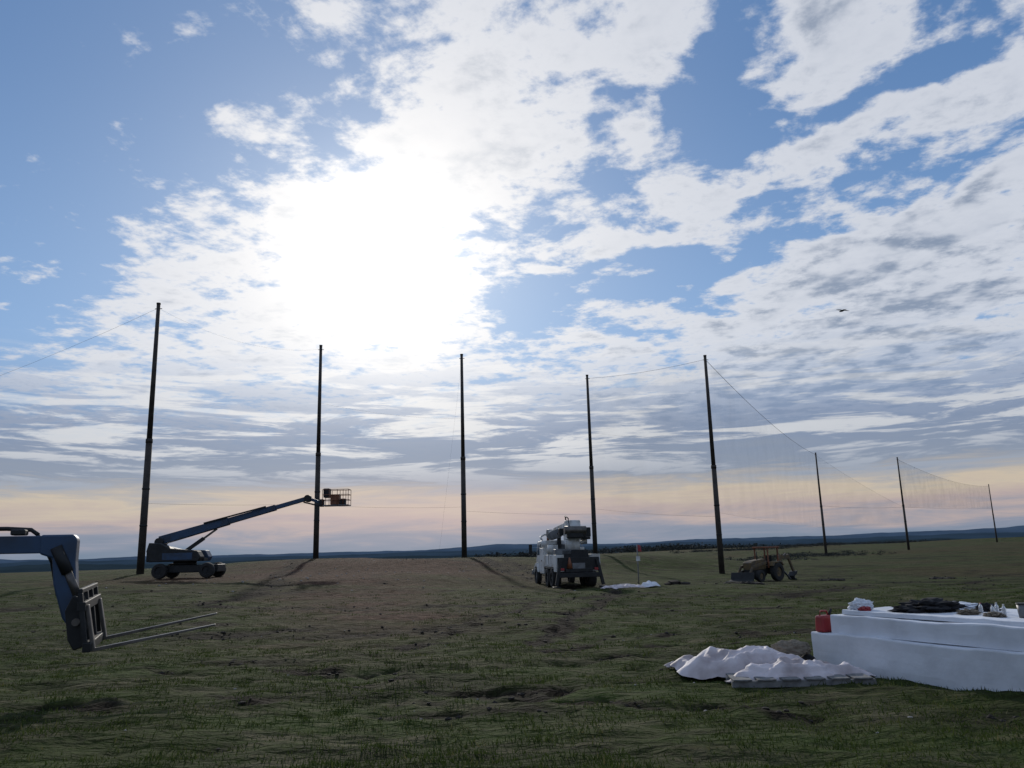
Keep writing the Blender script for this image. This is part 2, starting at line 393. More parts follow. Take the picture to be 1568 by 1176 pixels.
B.box('side_door',(-1.4,-1.115,1.2),(.6,-1.102,1.65),M_blue,.004)
B.box('counterweight',(-2.55,-.95,1.1),(-1.9,.95,1.9),M_dark,.08)
B.box('turntable_deck',(-2.2,-.34,1.08),(1.1,.34,1.3),M_dark,.03)
p0=Vector((-2.05,0,2.5));p1=Vector((7.9,0,5.1)); d=p1-p0
B.beam('boom_base_section',p0,p0+d*.46,.5,.58,M_blue,.46,.5,.03)
B.beam('boom_mid_section',p0+d*.44,p0+d*.78,.36,.40,M_blue,.36,.38,.02)
B.beam('boom_fly_section',p0+d*.77,p1,.27,.28,M_blue,.27,.28,.02)
B.tube('boom_pivot',[(-2.0,-.45,2.4),(-2.0,.45,2.4)],.28,M_dark,16)
B.beam('lift_cylinder',(-.9,0,1.35),(.9,0,2.6),.22,.22,M_dark); B.beam('lift_rod',(.7,0,2.45),(1.75,0,3.2),.12,.12,M_fork)
B.beam('hose_carrier',p0+d*.3+Vector((0,-.3,.3)),p0+d*.72+Vector((0,-.3,.22)),.08,.1,M_dark)
B.tube('boom_nose',[p1+Vector((0,-.22,-.02)),p1+Vector((0,.22,-.02))],.24,M_dark,14)
B.beam('jib',p1,p1+Vector((.85,0,-.32)),.18,.2,M_blue); B.beam('jib_cylinder',p1+Vector((-.3,0,-.25)),p1+Vector((.8,0,-.55)),.1,.1,M_dark)
bx0,bx1,bz0,bz1=9.0,10.75,4.52,5.62
B.box('platform_floor',(bx0,-.45,bz0),(bx1,.45,bz0+.07),M_grey,.01)
for zz in(bz0+.4,bz0+.75,bz1):
    B.tube('platform_rail',[(bx0,-.45,zz),(bx1,-.45,zz),(bx1,.45,zz),(bx0,.45,zz),(bx0,-.45,zz)],.022,M_orange,6)
for xx in(bx0,9.45,10.0,10.4,bx1):
    for yy in(-.45,.45): B.tube('platform_post',[(xx,yy,bz0),(xx,yy,bz1)],.02,M_orange,6)
B.box('control_console',(9.0,-.25,5.1),(9.4,.35,5.72),M_dark,.03); B.box('tool_bin',(9.5,-.35,4.6),(10.1,.3,5.3),M_orange,.04)
B.box('welder_box',(10.15,-.3,4.6),(10.5,.2,5.0),M_dark,.03); B.box('platform_rotator',(8.7,-.2,4.5),(9.0,.2,5.0),M_dark,.03)

# ---------------------------------------------------------------- digger derrick truck (x local = forward)
TX,TY=3.35,43.6
D=Asm('digger_derrick_truck',(TX,TY,gz(TX,TY)+.0),99)
for i,(wx,yy) in enumerate(((1.7,-1.0),(1.7,1.0),(3.0,-1.0),(3.0,1.0),(6.7,-1.03),(6.7,1.03))): D.wheel(f'wheel_{i+1}',(wx,yy,.5),.52,.48 if wx<6 else .3,M_grey)
for yy in(-.42,.42): D.beam('frame_rail',(0.1,yy,.8),(7.6,yy,.8),.1,.25,M_dark)
D.box('utility_bed',(.35,-1.2,1.02),(5.0,1.2,1.2),M_white,.02)
for sgn in(-1,1):
    y0,y1=sorted((sgn*.78,sgn*1.22))
    D.poly('side_cabinet_front',[(3.75,.7),(5.0,.7),(5.0,2.15),(3.75,2.15)],y0,y1,M_white)
    D.poly('side_cabinet_mid',[(1.0,1.2),(3.74,1.2),(3.74,1.75),(1.0,1.75)],y0,y1,M_white)
    D.poly('side_cabinet_rear',[(.3,.85),(.99,.85),(.99,1.75),(.3,1.75)],y0,y1,M_white)
    for xx in(1.65,2.35,3.05): D.box('cabinet_seam',(xx-.012,sgn*1.225-.006,1.25),(xx+.012,sgn*1.225+.006,1.7),M_dark,0)
    D.box('cabinet_handle',(4.3,sgn*1.23-.015,1.4),(4.45,sgn*1.23+.015,1.46),M_dark,0)
    D.poly('mudguard',[(1.05,.98),(1.2,1.12),(3.6,1.12),(3.7,.98),(3.55,1.06),(1.25,1.06)],y0,y1,M_dark,0)
    D.beam('outrigger_leg',(.15,sgn*1.0,1.5),(.1,sgn*1.28,.15),.16,.16,M_dark); D.box('outrigger_pad',(-.1,sgn*1.28-.2,.02),(.3,sgn*1.28+.2,.1),M_dark)
    D.box('tail_lamp',(.06,sgn*.95-.12,.92),(.1,sgn*.95+.12,1.05),M_red,.01)
    D.box('mirror',(6.9,sgn*1.42-.1,1.85),(6.97,sgn*1.42+.1,2.4),M_dark,.02); D.tube('mirror_arm',[(6.75,sgn*1.05,2.3),(6.93,sgn*1.42,2.3)],.02,M_dark,6)
D.poly('cab_shell',[(5.15,.85),(6.95,.85),(6.95,1.75),(6.55,2.55),(5.3,2.6),(5.15,2.4)],-1.05,1.05,M_white,.06)
for sgn in(-1,1): D.poly('side_window',[(5.55,1.75),(6.7,1.75),(6.4,2.38),(5.55,2.4)],sgn*1.055-.006,sgn*1.055+.006,M_glass,0)
for sgn in(-1,1): D.box('door_seam',(5.45,sgn*1.056-.004,.95),(5.47,sgn*1.056+.004,2.4),M_dark,0)
D.box('rear_window',(5.13,-.6,1.8),(5.155,.6,2.35),M_glass,0)
D.poly('hood',[(6.96,.85),(8.25,.85),(8.3,1.35),(8.1,1.6),(6.96,1.75)],-.85,.85,M_white,.08)
for sgn in(-1,1): D.poly('fender',[(6.05,.75),(6.25,1.15),(6.6,1.3),(7.0,1.25),(7.4,.95),(7.5,.7),(7.3,.72),(7.1,1.0),(6.7,1.1),(6.35,1.0),(6.2,.75)],*sorted((sgn*.86,sgn*1.16)),M_white,.03)
D.box('front_bumper',(8.32,-1.1,.55),(8.5,1.1,.85),M_grey,.03)
D.box('rear_bumper',(.0,-1.15,.55),(.14,1.15,.8),M_dark,.02)
D.box('tail_deck',(.12,-.75,.82),(.9,.75,1.01),M_dark,.02)
D.box('cross_box',(.95,-.75,1.21),(2.1,.75,2.0),M_dark,.04)
D.box('tail_panel',(.24,-1.15,.95),(.29,1.15,1.6),M_dark,.02)
D.box('pintle_plate',(.20,-.35,.9),(.238,.35,1.3),M_grey,.01)
D.tube('pedestal',[(1.5,0,2.0),(1.5,0,2.55)],.42,M_white,20)
D.poly('turret',[(1.0,2.55),(2.0,2.55),(1.9,3.0),(1.6,3.6),(1.1,3.6),(.9,3.0)],-.4,.4,M_white,.05)
D.box('winch',(.6,-.45,2.6),(1.0,.45,3.1),M_dark,.08)
D.tube('winch_drum',[(.75,-.6,3.05),(.75,.6,3.05)],.22,M_fork,16)
D.beam('derrick_boom_base',(1.1,0,3.4),(5.6,0,3.15),.42,.42,M_white,.4,.38,.03)
D.beam('derrick_boom_extension',(5.6,0,3.15),(7.6,0,3.04),.3,.28,M_white)
D.tube('boom_tip_sheave',[(7.7,-.2,3.05),(7.7,.2,3.05)],.26,M_grey,18)
D.tube('pole_guide',[(7.4,-.55,2.6),(7.9,-.6,2.85),(8.1,-.3,3.0),(8.1,.3,3.0),(7.9,.6,2.85),(7.4,.55,2.6)],.06,M_white,8)
D.beam('derrick_cylinder',(1.8,.0,2.5),(3.6,0,3.0),.18,.18,M_grey)
D.beam('boom_rest',(5.05,0,2.15),(5.05,0,2.95),.2,.3,M_dark)
D.tube('auger_shaft',[(2.2,.42,3.0),(5.2,.42,2.85)],.07,M_dark,10)
vs=[];f=[];n=90
for i in range(n+1):
    t=i/n; xx=3.0+2.2*t; zc=3.0-.05*(xx-2.2); an=t*7*2*math.pi
    vs+=[(xx,.42+.05*math.cos(an),zc+.05*math.sin(an)),(xx,.42+.26*math.cos(an),zc+.26*math.sin(an))]
for i in range(n): f.append((2*i,2*i+1,2*i+3,2*i+2))
mesh_obj('auger_flight',vs,f,M_grey,D.e)
D.box('auger_motor',(2.0,.2,2.8),(2.35,.62,3.2),M_dark,.04)
D.box('operator_seat',(1.1,-.95,2.55),(1.6,-.5,2.68),M_dark,.04); D.box('seat_back',(1.0,-.95,2.68),(1.1,-.5,3.2),M_dark,.04)
D.box('control_stand',(1.7,-.9,2.3),(1.95,-.55,3.1),M_grey,.03); D.beam('seat_bracket',(1.4,-.4,2.4),(1.4,-.75,2.5),.2,.12,M_white)
D.tube('cable_reel',[(3.0,-.5,1.6),(3.0,.5,1.6)],.45,M_wood,20)
D.tube('ladder_rack',[(2.2,-.7,1.75),(2.2,-.7,2.45),(4.9,-.7,2.5),(4.9,-.7,2.15)],.03,M_white,6)
D.tube('hydraulic_hose',[(1.6,.3,3.6),(1.3,.4,3.85),(.8,.35,3.7),(.7,.3,3.1)],.035,M_dark,6)
D.tube('hook_line',[(7.75,0,2.85),(7.3,.1,2.2),(6.9,.2,2.62)],.015,M_dark,5)
D.tube('beacon',[(5.4,.6,2.6),(5.4,.6,2.75)],.08,M_orange,10)
D.tube('exhaust_stack',[(5.08,-.95,1.0),(5.08,-.95,3.0)],.06,M_fork,8)
D.box('hand_tool_box',(.95,.2,1.76),(1.7,1.1,2.05),M_grey,.03)
D.tube('rolled_hose',[(2.4,.95,1.78),(2.4,.95,2.3)],[.32,.30],M_white,16)
D.tube('traffic_cone',[(.2,.5,1.03),(.2,.5,1.6)],[.17,.03],M_orange,12)

# ---------------------------------------------------------------- backhoe (front = +x local)
BX,BY=19.9,65
K=Asm('backhoe_loader',(BX,BY,gz(BX,BY)-.02),218)
for i,(wx,yy,rr) in enumerate(((0,-.85,.72),(0,.85,.72),(2.15,-.8,.46),(2.15,.8,.46))): K.wheel(f'wheel_{i+1}',(wx,yy,rr),rr,.42 if rr>.6 else .3,M_yellow)
K.poly('chassis',[(-.7,.6),(2.6,.55),(2.6,.95),(-.7,1.05)],-.35,.35,M_dark)
K.poly('engine_hood',[(.75,.95),(2.6,.9),(2.65,1.45),(2.4,1.6),(.75,1.75)],-.4,.4,M_yellow,.05)
K.box('operator_floor',(-.6,-.55,1.05),(.75,.55,1.2),M_dark); K.box('seat',(-.2,-.28,1.2),(.25,.28,1.55),M_black,.06); K.box('seat_back',(-.3,-.28,1.55),(-.18,.28,2.0),M_black,.05)
for xx in(-.6,.7):
    for yy in(-.6,.6): K.beam('canopy_post',(xx,yy,1.05),(xx,yy,2.55),.10,.10,M_orange)
K.box('canopy_roof',(-.75,-.7,2.55),(.9,.7,2.68),M_orange,.03)
for sgn in(-1,1):
    K.poly('rear_fender',[(-.75,1.2),(-.5,1.52),(.5,1.52),(.75,1.2),(.6,1.2),(.42,1.42),(-.42,1.42),(-.6,1.2)],*sorted((sgn*.6,sgn*1.05)),M_yellow)
    K.beam('loader_arm',(.95,sgn*.55,1.45),(2.7,sgn*.55,1.15),.12,.2,M_yellow); K.beam('loader_arm_lower',(2.7,sgn*.55,1.15),(3.3,sgn*.55,.4),.12,.18,M_yellow)
    K.beam('stabiliser_leg',(-.95,sgn*.6,.95),(-1.1,sgn*1.25,.1),.12,.12,M_dark)
K.poly('loader_bucket',[(3.2,.75),(3.35,.15),(3.6,.05),(4.15,.08),(4.1,.14),(3.6,.15),(3.42,.25),(3.3,.78)],-1.05,1.05,M_dark)
K.box('swing_frame',(-1.15,-.5,.5),(-.72,.5,1.1),M_dark,.04)
K.beam('backhoe_boom_lower',(-1.1,0,.95),(-1.9,0,1.9),.22,.3,M_yellow,.2,.3); K.beam('backhoe_boom_upper',(-1.85,0,1.85),(-3.0,0,1.75),.2,.28,M_yellow,.16,.2)
K.beam('dipper_arm',(-2.8,0,2.0),(-3.5,0,.55),.15,.24,M_yellow,.14,.16)
K.beam('boom_cylinder',(-1.2,0,1.35),(-2.6,0,2.1),.09,.09,M_fork); K.beam('bucket_cylinder',(-3.0,0,1.75),(-3.55,0,.75),.07,.07,M_fork)
K.poly('digging_bucket',[(-3.6,.7),(-3.3,.62),(-3.0,.3),(-3.1,.02),(-3.45,-.02),(-3.35,.08),(-3.15,.15),(-3.2,.3),(-3.5,.45)],-.3,.3,M_dark)
K.tube('steering_wheel',[(.55,-.18,1.75),(.55,.18,1.75)],.04,M_black,8); K.tube('exhaust',[(1.6,.2,1.65),(1.6,.2,2.3)],.04,M_dark,8)
K.beam('steering_column',(.7,0,1.2),(.55,0,1.75),.06,.06,M_dark)

# ---------------------------------------------------------------- telehandler (front = +x local)
HX,HY=-5.8,11.5
F=Asm('telehandler',(HX,HY,0),19.3)
F.beam('fork',(.0,-.52,.60),(1.5,-.52,.84),.11,.045,M_fork,.10,.022,.004)
F.beam('fork',(.0,.52,.66),(1.5,.52,.93),.11,.045,M_fork,.10,.022,.004)
F.beam('fork_shank',(.0,-.52,.58),(-.12,-.52,1.18),.11,.05,M_fork); F.beam('fork_shank',(.0,.52,.64),(-.12,.52,1.22),.11,.05,M_fork)
F.beam('carriage_top_rail',(-.17,-.66,1.16),(-.17,.66,1.22),.10,.12,M_dark); F.beam('carriage_bottom_rail',(-.07,-.66,.64),(-.07,.66,.70),.10,.12,M_dark)
for yy in(-.62,-.2,.2,.62): F.beam('carriage_upright',(-.09,yy,.66),(-.2,yy,1.36+.04*yy),.07,.06,M_dark)
F.beam('load_backrest_bar',(-.2,-.64,1.36),(-.2,.64,1.41),.06,.06,M_dark)
F.beam('load_backrest_brace',(-.2,-.6,1.38),(-.12,-.2,.9),.04,.04,M_dark)
F.poly('quick_attach_frame',[(-.16,.62),(-.13,.9),(-.2,1.25),(-.34,1.3),(-.42,1.1),(-.36,.72),(-.28,.58)],-.3,.3,M_dark)
F.tube('tilt_cylinder',[(-.5,-.12,1.72),(-.27,-.12,1.2)],.055,M_fork,10); F.tube('tilt_cylinder_body',[(-.62,-.12,1.95),(-.45,-.12,1.6)],.08,M_dark,10)
F.poly('boom_gooseneck',[(-.82,2.12),(-.42,2.12),(-.37,2.06),(-.37,1.75),(-.33,1.35),(-.2,1.05),(-.2,.85),(-.34,.8),(-.48,1.0),(-.62,1.45),(-.66,1.8),(-.82,1.86)],-.13,.13,M_blue,.025)
F.beam('boom_inner',(-.80,0,1.99),(-3.2,0,2.0),.22,.235,M_blue); F.beam('boom_mid',(-2.2,0,2.0),(-5.2,0,2.02),.3,.32,M_blue,bev=.02); F.beam('boom_outer',(-4.6,0,2.03),(-9.4,0,2.1),.38,.42,M_blue,bev=.02)
F.box('hose_bracket',(-1.2,-.1,2.12),(-1.02,.12,2.2),M_dark,.02); F.tube('boom_hose',[(-.9,.1,2.13),(-1.0,.16,2.2),(-1.3,.16,2.22),(-2.2,.16,2.22),(-3,.16,2.2)],.03,M_dark,8)
F.tube('boom_hose',[(-.3,.15,1.1),(-.62,.22,1.3),(-.72,.2,1.75),(-.9,.1,2.13)],.022,M_dark,8)
F.tube('head_pin',[(-.27,-.36,.95),(-.27,.36,.95)],.05,M_fork,10); F.tube('neck_pin',[(-.55,-.17,1.85),(-.55,.17,1.85)],.05,M_fork,10)
for i,(wx,yy) in enumerate(((-4.5,-1.1),(-4.5,1.1),(-7.7,-1.1),(-7.7,1.1))): F.wheel(f'wheel_{i+1}',(wx,yy,.62),.62,.42,M_blue)
F.box('frame',(-8.8,-.55,.55),(-3.9,.55,1.1),M_dark,.05); F.poly('engine_pod',[(-7.6,1.0),(-5.1,1.0),(-5.1,1.45),(-5.3,1.6),(-7.6,1.7)],-1.2,-.6,M_blue,.05)
F.poly('cab_frame',[(-6.9,1.0),(-5.2,1.0),(-5.15,1.6),(-5.45,2.55),(-6.8,2.6),(-6.95,1.8)],.5,1.25,M_blue,.04)
F.poly('cab_side_glass',[(-6.7,1.6),(-5.35,1.6),(-5.6,2.42),(-6.65,2.45)],1.255,1.265,M_glass,0)
F.box('rear_counterweight',(-9.4,-.9,.7),(-8.8,.9,1.4),M_dark,.08); F.beam('boom_pivot_tower',(-9.0,0,1.0),(-9.1,0,2.1),.55,.5,M_dark)

# ---------------------------------------------------------------- foam block stack
fx,fy=4.39,12.4
ang=math.degrees(math.atan2(-2.77,1.34))
def slab(L0,L1,W0,W1,z0,z1,seed,drop=0.0):
    nx=110;f=[];r=.022
    prof=[(W0,z0),(W0,z0*.75+z1*.25),(W0,(z0+z1)/2),(W0,z0*.25+z1*.75),(W0,z1-r),(W0+r*.3,z1-r*.3),(W0+r,z1)]+[(W0+(W1-W0)*t,z1) for t in(.12,.25,.5,.75)]+[(W1-r,z1),(W1,z1-r),(W1,z0)]
    P=len(prof); pr=np.array(prof)
    xx=np.repeat(L0+(L1-L0)*np.arange(nx+1)/nx,P); yy=np.tile(pr[:,0],nx+1); zz=np.tile(pr[:,1],nx+1)
    wv=.02*vn(xx*1.7+seed,yy*2.0+zz*5)+.012*vn(xx*6+seed,zz*9); wz=np.where(zz>z0,.035*vn(xx*1.1+seed*3,yy*1.5)+.014*vn(xx*7,yy*9),0)
    vs=np.stack([xx,yy+wv,zz+wz],1).tolist()
    for i in range(nx):
        for j in range(P-1): f.append((i*P+j,i*P+P+j,i*P+P+j+1,i*P+j+1))
        f.append((i*P+P-1,i*P+P+P-1,i*P+P,i*P))
    f.append(tuple(range(P))); f.append(tuple(nx*P+k_ for k_ in range(P-1,-1,-1)))
    return vs,f
S=Asm('foam_block_stack',(fx,fy,gz(fx,fy)-.03),ang)
def addslab(nm,*a_):
    vs,f=slab(*a_); o=mesh_obj(nm,vs,f,M_foam,S.e)
    bm=bmesh.new(); bm.from_mesh(o.data); bmesh.ops.recalc_face_normals(bm,faces=bm.faces); bm.to_mesh(o.data); bm.free()
    return o
addslab('lower_block',-.05,7,0,2.3,.0,.53,1)
addslab('upper_block',.26,7,.10,2.1,.535,.80,9); addslab('top_sheet',.40,7,.20,2.0,.805,.86,14)
def on_stack(x_,y_,z_): return (Matrix.Translation((fx,fy,gz(fx,fy)-.03))@Matrix.Rotation(R(ang),4,'Z'))@Vector((x_,y_,z_))
C=Asm('red_fuel_can',on_stack(.10,.14,.54),20)
C.box('can_body',(-.12,-.09,0),(.12,.09,.24),M_red,.03,taper=(.9,.9)); C.tube('can_handle',[(-.08,0,.23),(-.06,0,.30),(.05,0,.30),(.07,0,.23)],.014,M_red,8); C.tube('can_spout',[(.08,0,.22),(.14,0,.32)],.02,M_black,8)
def blob(name,loc,sx,sy,sz,material,seed,amp=.35,fr=2.2,parent=None,rz=0):
    bm=bmesh.new(); bmesh.ops.create_icosphere(bm,subdivisions=5,radius=1)
    for v in bm.verts:
        p=v.co.copy(); q_=p*fr+Vector((seed,seed*2,0))
        nn_=mn.noise(q_)+.5*mn.noise(q_*2.3); rid=1-abs(mn.noise(q_*1.7+Vector((5,5,5))))*2
        s_=1+amp*(nn_*.7+.35*rid-.2)
        v.co=Vector((p.x*sx*s_,p.y*sy*s_,max(p.z,-.55)*sz*s_+sz*.5))
    me_=bpy.data.meshes.new(name); bm.to_mesh(me_); bm.free(); me_.materials.append(material)
    for p in me_.polygons: p.use_smooth=True
    o=bpy.data.objects.new(name,me_); link(o,parent); o.location=loc; o.rotation_euler=(0,0,R(rz)); return o
blob('plastic_bag',on_stack(.55,.42,.86),.16,.13,.10,M_foam,3,.5); blob('red_glove',on_stack(.72,.3,.86),.08,.06,.04,M_red,4,.6)
blob('black_jacket',on_stack(1.35,.85,.86),.42,.3,.10,M_black,6,.7,2.5)
blob('folded_sheet',on_stack(1.15,1.6,.86),.35,.25,.05,M_foam,8,.6,2)
def bottle(loc,s_,cap):
    A=Asm('water_bottle',loc,random.uniform(0,360))
    A.tube('body',[(0,0,0),(0,0,.01),(0,0,.13),(0,0,.165),(0,0,.185),(0,0,.2)],[.026*s_,.033*s_,.033*s_,.022*s_,.013*s_,.013*s_],M_bottle,14); A.tube('cap',[(0,0,.2),(0,0,.22)],.015*s_,cap,10)
    for o in A.e.children: o.scale=(1,1,s_*.75)
for (a_,b_,c_) in((2.0,1.0,M_red),(2.12,1.15,M_white),(2.3,.8,M_blue),(2.5,1.2,M_yellow),(2.35,.95,M_white)): bottle(on_stack(a_,b_,.862),.8,c_)
blob('work_gloves',on_stack(2.0,.75,.86),.12,.09,.04,M_burlap,13,.7,3); blob('rag',on_stack(2.45,.6,.86),.10,.12,.04,M_burlap,23,.7,3); blob('tool_pouch',on_stack(1.85,1.35,.86),.14,.09,.07,M_black,19,.6,3)
G=Asm('tool_bucket',on_stack(2.75,.75,.86),0); G.tube('bucket_body',[(0,0,0),(0,0,.16)],[.07,.085],M_grey,20); G.tube('bucket_rim',[(0,0,.16),(0,0,.175)],.092,M_dark,20)

# ---------------------------------------------------------------- tarp bundle on pallet
def tarp(name,cx,cy,rx,ry,Hh,rot,seed,material,ridge=1.0,edge=.35,floor=0.0):
    nr,na=46,150
    ca,sa=math.cos(R(rot)),math.sin(R(rot)); g0=gz(cx,cy)
    T_,A_=np.meshgrid(np.linspace(0,1,nr),2*math.pi*np.arange(na)/na,indexing='ij'); t_=T_.ravel(); t=A_.ravel()
    ex=1+edge*fbm(np.cos(t)*1.6+seed,np.sin(t)*1.6+seed,4)
    lx=np.cos(t)*rx*ex*t_; ly=np.sin(t)*ry*ex*t_
    xx=cx+lx*ca-ly*sa; yy=cy+lx*sa+ly*ca
    n1=1-abs(fbm(xx*1.5+seed,yy*1.5,2))*2.6; n2=1-abs(fbm(xx*3.6+seed,yy*4.2,2))*2.6; n3=1-abs(fbm(xx*9+seed,yy*9,2))*2.4
    prof=1-t_**2.6
    hz=Hh*prof*(.62+.38*n1*ridge)+(.075*n2+.022*n3)*(.35+prof*.65)
    gg=np.where(t_>.7,ground_z(xx,yy),g0)
    zz=np.maximum(gg,g0-.1)+.03+floor*prof+np.maximum(hz,0)
    vs=np.stack([xx,yy,zz],1).tolist(); f=[]
    for i in range(nr-1):
        for j in range(na):
            j2=(j+1)%na; f.append((i*na+j,(i+1)*na+j,(i+1)*na+j2,i*na+j2))
    return mesh_obj(name,vs,f,material,smooth=True)
tarp('crumpled_tarp',3.15,11.75,.95,.55,.30,-22,2,M_tarp)
tarp('crumpled_tarp',2.5,12.3,.35,.22,.10,10,9,M_tarp,1.2,.7)
P_=Asm('wooden_pallet',(3.62,11.15,gz(3.62,11.15)+.01),-3)
for i in range(6): 
    xx=-.85+i*.30; P_.box(f'deck_board_{i+1}',(xx,-.42,.085),(xx+.235,.45,.105),M_wood,.004,rot=(0,0,random.uniform(-3,3)))
for yy in(-.36,0,.36): P_.box('stringer',(-.88,yy-.03,.0),(.93,yy+.03,.082),M_wood,.004)
tarp('ground_sheet',3.75,11.25,.88,.46,.10,-4,21,M_tarp,1.0,.6,.09)
blob('burlap_sack',(3.9,12.0,gz(3.9,12.0)+.24),.26,.12,.12,M_burlap,5,.3,rz=-25)
tarp('black_ground_cloth',4.0,12.0,.30,.16,.18,30,33,M_black,1,.5)
tarp('crumpled_tarp',5.1,40.5,1.1,.6,.16,0,44,M_tarp,1.2,.6)
tarp('crumpled_tarp',6.6,41,.55,.4,.22,0,51,M_foam,1.2,.5)
fx2,fy2=6.65,45
Z=Asm('survey_flag',(fx2,fy2,gz(fx2,fy2))); Z.tube('stake_post',[(0,0,-.1),(.02,0,2.2)],.035,M_wood,6)
vs=[(.03,0,2.2),(.22,.03,2.12),(.25,-.02,1.78),(.03,0,1.84)]; mesh_obj('red_flag',vs,[(0,1,2,3)],M_red,Z.e); Z.box('stake_sign',(-.08,-.07,1.3),(.14,-.05,1.55),M_white,.004)
lumps('dirt_mound',[(8.3,43,.42),(8.8,43.2,.3),(7.9,43.1,.25)],M_soil)

# ---------------------------------------------------------------- bird
def ray(px,py):  # photo-measured sky direction (points at infinity)
    u=(px-784)/1220; v=(588-py)/1220; r=R(1.55)
    u2=u*math.cos(r)+v*math.sin(r); v2=-u*math.sin(r)+v*math.cos(r); p=R(12)
    return Vector((u2,math.cos(p)-v2*math.sin(p),math.sin(p)+v2*math.cos(p))).normalized()
W=Asm('soaring_bird',(26.9,62,20.2),20)
W.tube('body',[(0,-.30,0),(0,-.2,.01),(0,0,0),(0,.2,0),(0,.3,.02),(0,.34,0)],[.02,.06,.08,.05,.04,.01],M_bird,10)
for sg in(-1,1):
    vs=[(0,.11,.03),(sg*.3,.15,.07),(sg*.52,.08,.05),(sg*.66,-.03,.02),(sg*.5,-.08,.04),(sg*.3,-.08,.06),(0,-.11,.03),(sg*.66,-.09,.02)]
    mesh_obj('wing',vs,[(0,1,5,6),(1,2,4,5),(2,3,7,4)],M_bird,W.e)
mesh_obj('tail',[(-.03,-.25,0),(.03,-.25,0),(.09,-.42,.0),(-.09,-.42,.0)],[(0,1,2,3)],M_bird,W.e)

# ---------------------------------------------------------------- sky / world
SAZ,SEL=R(-9.3),R(21.0)
sund=Vector((math.sin(SAZ)*math.cos(SEL),math.cos(SAZ)*math.cos(SEL),math.sin(SEL)))
w=bpy.data.worlds.new('World'); scene.world=w; w.use_nodes=True
nt=w.node_tree; nd=nt.nodes; L=nt.links.new; bg=nd['Background']
def M(op,*ins,clamp=False):
    n=nd.new('ShaderNodeMath'); n.operation=op; n.use_clamp=clamp
    for i,a_ in enumerate(ins):
        if isinstance(a_,(int,float)): n.inputs[i].default_value=a_
        else: L(a_,n.inputs[i])
    return n.outputs[0]
def VM(op,a_,b_=None,scale=None,out=0,c3=None):
    n=nd.new('ShaderNodeVectorMath'); n.operation=op
    for i,c_ in enumerate((a_,b_,c3)):
        if c_ is None: continue
        if isinstance(c_,(tuple,Vector)): n.inputs[i].default_value=tuple(c_)
        else: L(c_,n.inputs[i])
    if scale is not None:
        if isinstance(scale,(int,float)): n.inputs['Scale'].default_value=scale
        else: L(scale,n.inputs['Scale'])
    return n.outputs[out]
def SS(x_,a_,b_,t0=0,t1=1):
    n=nd.new('ShaderNodeMapRange'); n.interpolation_type='SMOOTHSTEP'
    L(x_,n.inputs[0]); n.inputs[1].default_value=a_; n.inputs[2].default_value=b_; n.inputs[3].default_value=t0; n.inputs[4].default_value=t1
    return n.outputs[0]
def NZ(vec,sc,det,ro=.5,dist=0,out='Fac'):
    n=nd.new('ShaderNodeTexNoise'); n.noise_dimensions='2D' if out=='Fac' else '3D'; n.inputs['Scale'].default_value=sc; n.inputs['Detail'].default_value=det; n.inputs['Roughness'].default_value=ro; n.inputs['Distortion'].default_value=dist
    L(vec,n.inputs['Vector']); return n.outputs[out]
MC=mix
tc=nd.new('ShaderNodeTexCoord'); dvec=VM('NORMALIZE',tc.outputs['Generated'])
sp=nd.new('ShaderNodeSeparateXYZ'); L(dvec,sp.inputs[0]); dx_,dy_,dz_=sp.outputs
azn=M('ARCTAN2',dx_,dy_); eln=M('ARCSINE',dz_)
cb=nd.new('ShaderNodeCombineXYZ'); L(azn,cb.inputs[0]); L(eln,cb.inputs[1]); P0=cb.outputs[0]
zc=M('ADD',M('MAXIMUM',dz_,0.0),.07)
def plane(rot,sx,sy):
    c_,s_=math.cos(R(rot)),math.sin(R(rot))
    cb=nd.new('ShaderNodeCombineXYZ')
    L(M('DIVIDE',VM('DOT_PRODUCT',dvec,(c_*sx,-s_*sx,0),out=1),zc),cb.inputs[0])
    L(M('DIVIDE',VM('DOT_PRODUCT',dvec,(s_*sy,c_*sy,0),out=1),zc),cb.inputs[1]); return cb.outputs[0]
Qr=plane(18,1,1)
wc=NZ(Qr,3.2,2,.6,out='Color'); wv=VM('SCALE',VM('SUBTRACT',wc,(.5,.5,.5)),scale=.13)
P1=VM('ADD',P0,wv)
n1=NZ(Qr,4.4,8,.62,.15); n2=NZ(plane(18,16,16),1,4,.6)
px_=1/1220*.95
BL=[(780,150,230,150,0,.45),(640,290,250,120,0,.42),(400,430,320,130,0,.38),(560,600,650,110,0,.22),
 (1020,70,70,80,0,.42),(1300,60,130,90,0,.5),(1500,80,110,60,0,.35),(1270,230,360,42,8,.46),(1000,375,230,22,0,.42),
 (1380,340,300,60,18,.45),(1350,520,430,150,18,.72),(1100,640,520,80,0,.42),(120,600,260,60,0,.14),(1010,225,50,60,0,.45),(590,420,160,150,0,.5),
 (80,130,330,270,0,-.5),(1110,160,110,110,0,-.5),(1320,160,200,34,8,-.55),(1090,400,210,36,8,-.62),(830,470,100,42,0,-.5),(30,470,120,150,0,-.33),
 (780,320,95,45,0,-.48),(925,210,40,70,0,-.35),(430,60,130,120,0,-.22),(1420,285,190,18,18,-.35),(180,250,120,60,0,-.12),(700,520,120,30,0,-.1),(1180,30,40,60,0,-.3)]
rotP={0:P1}
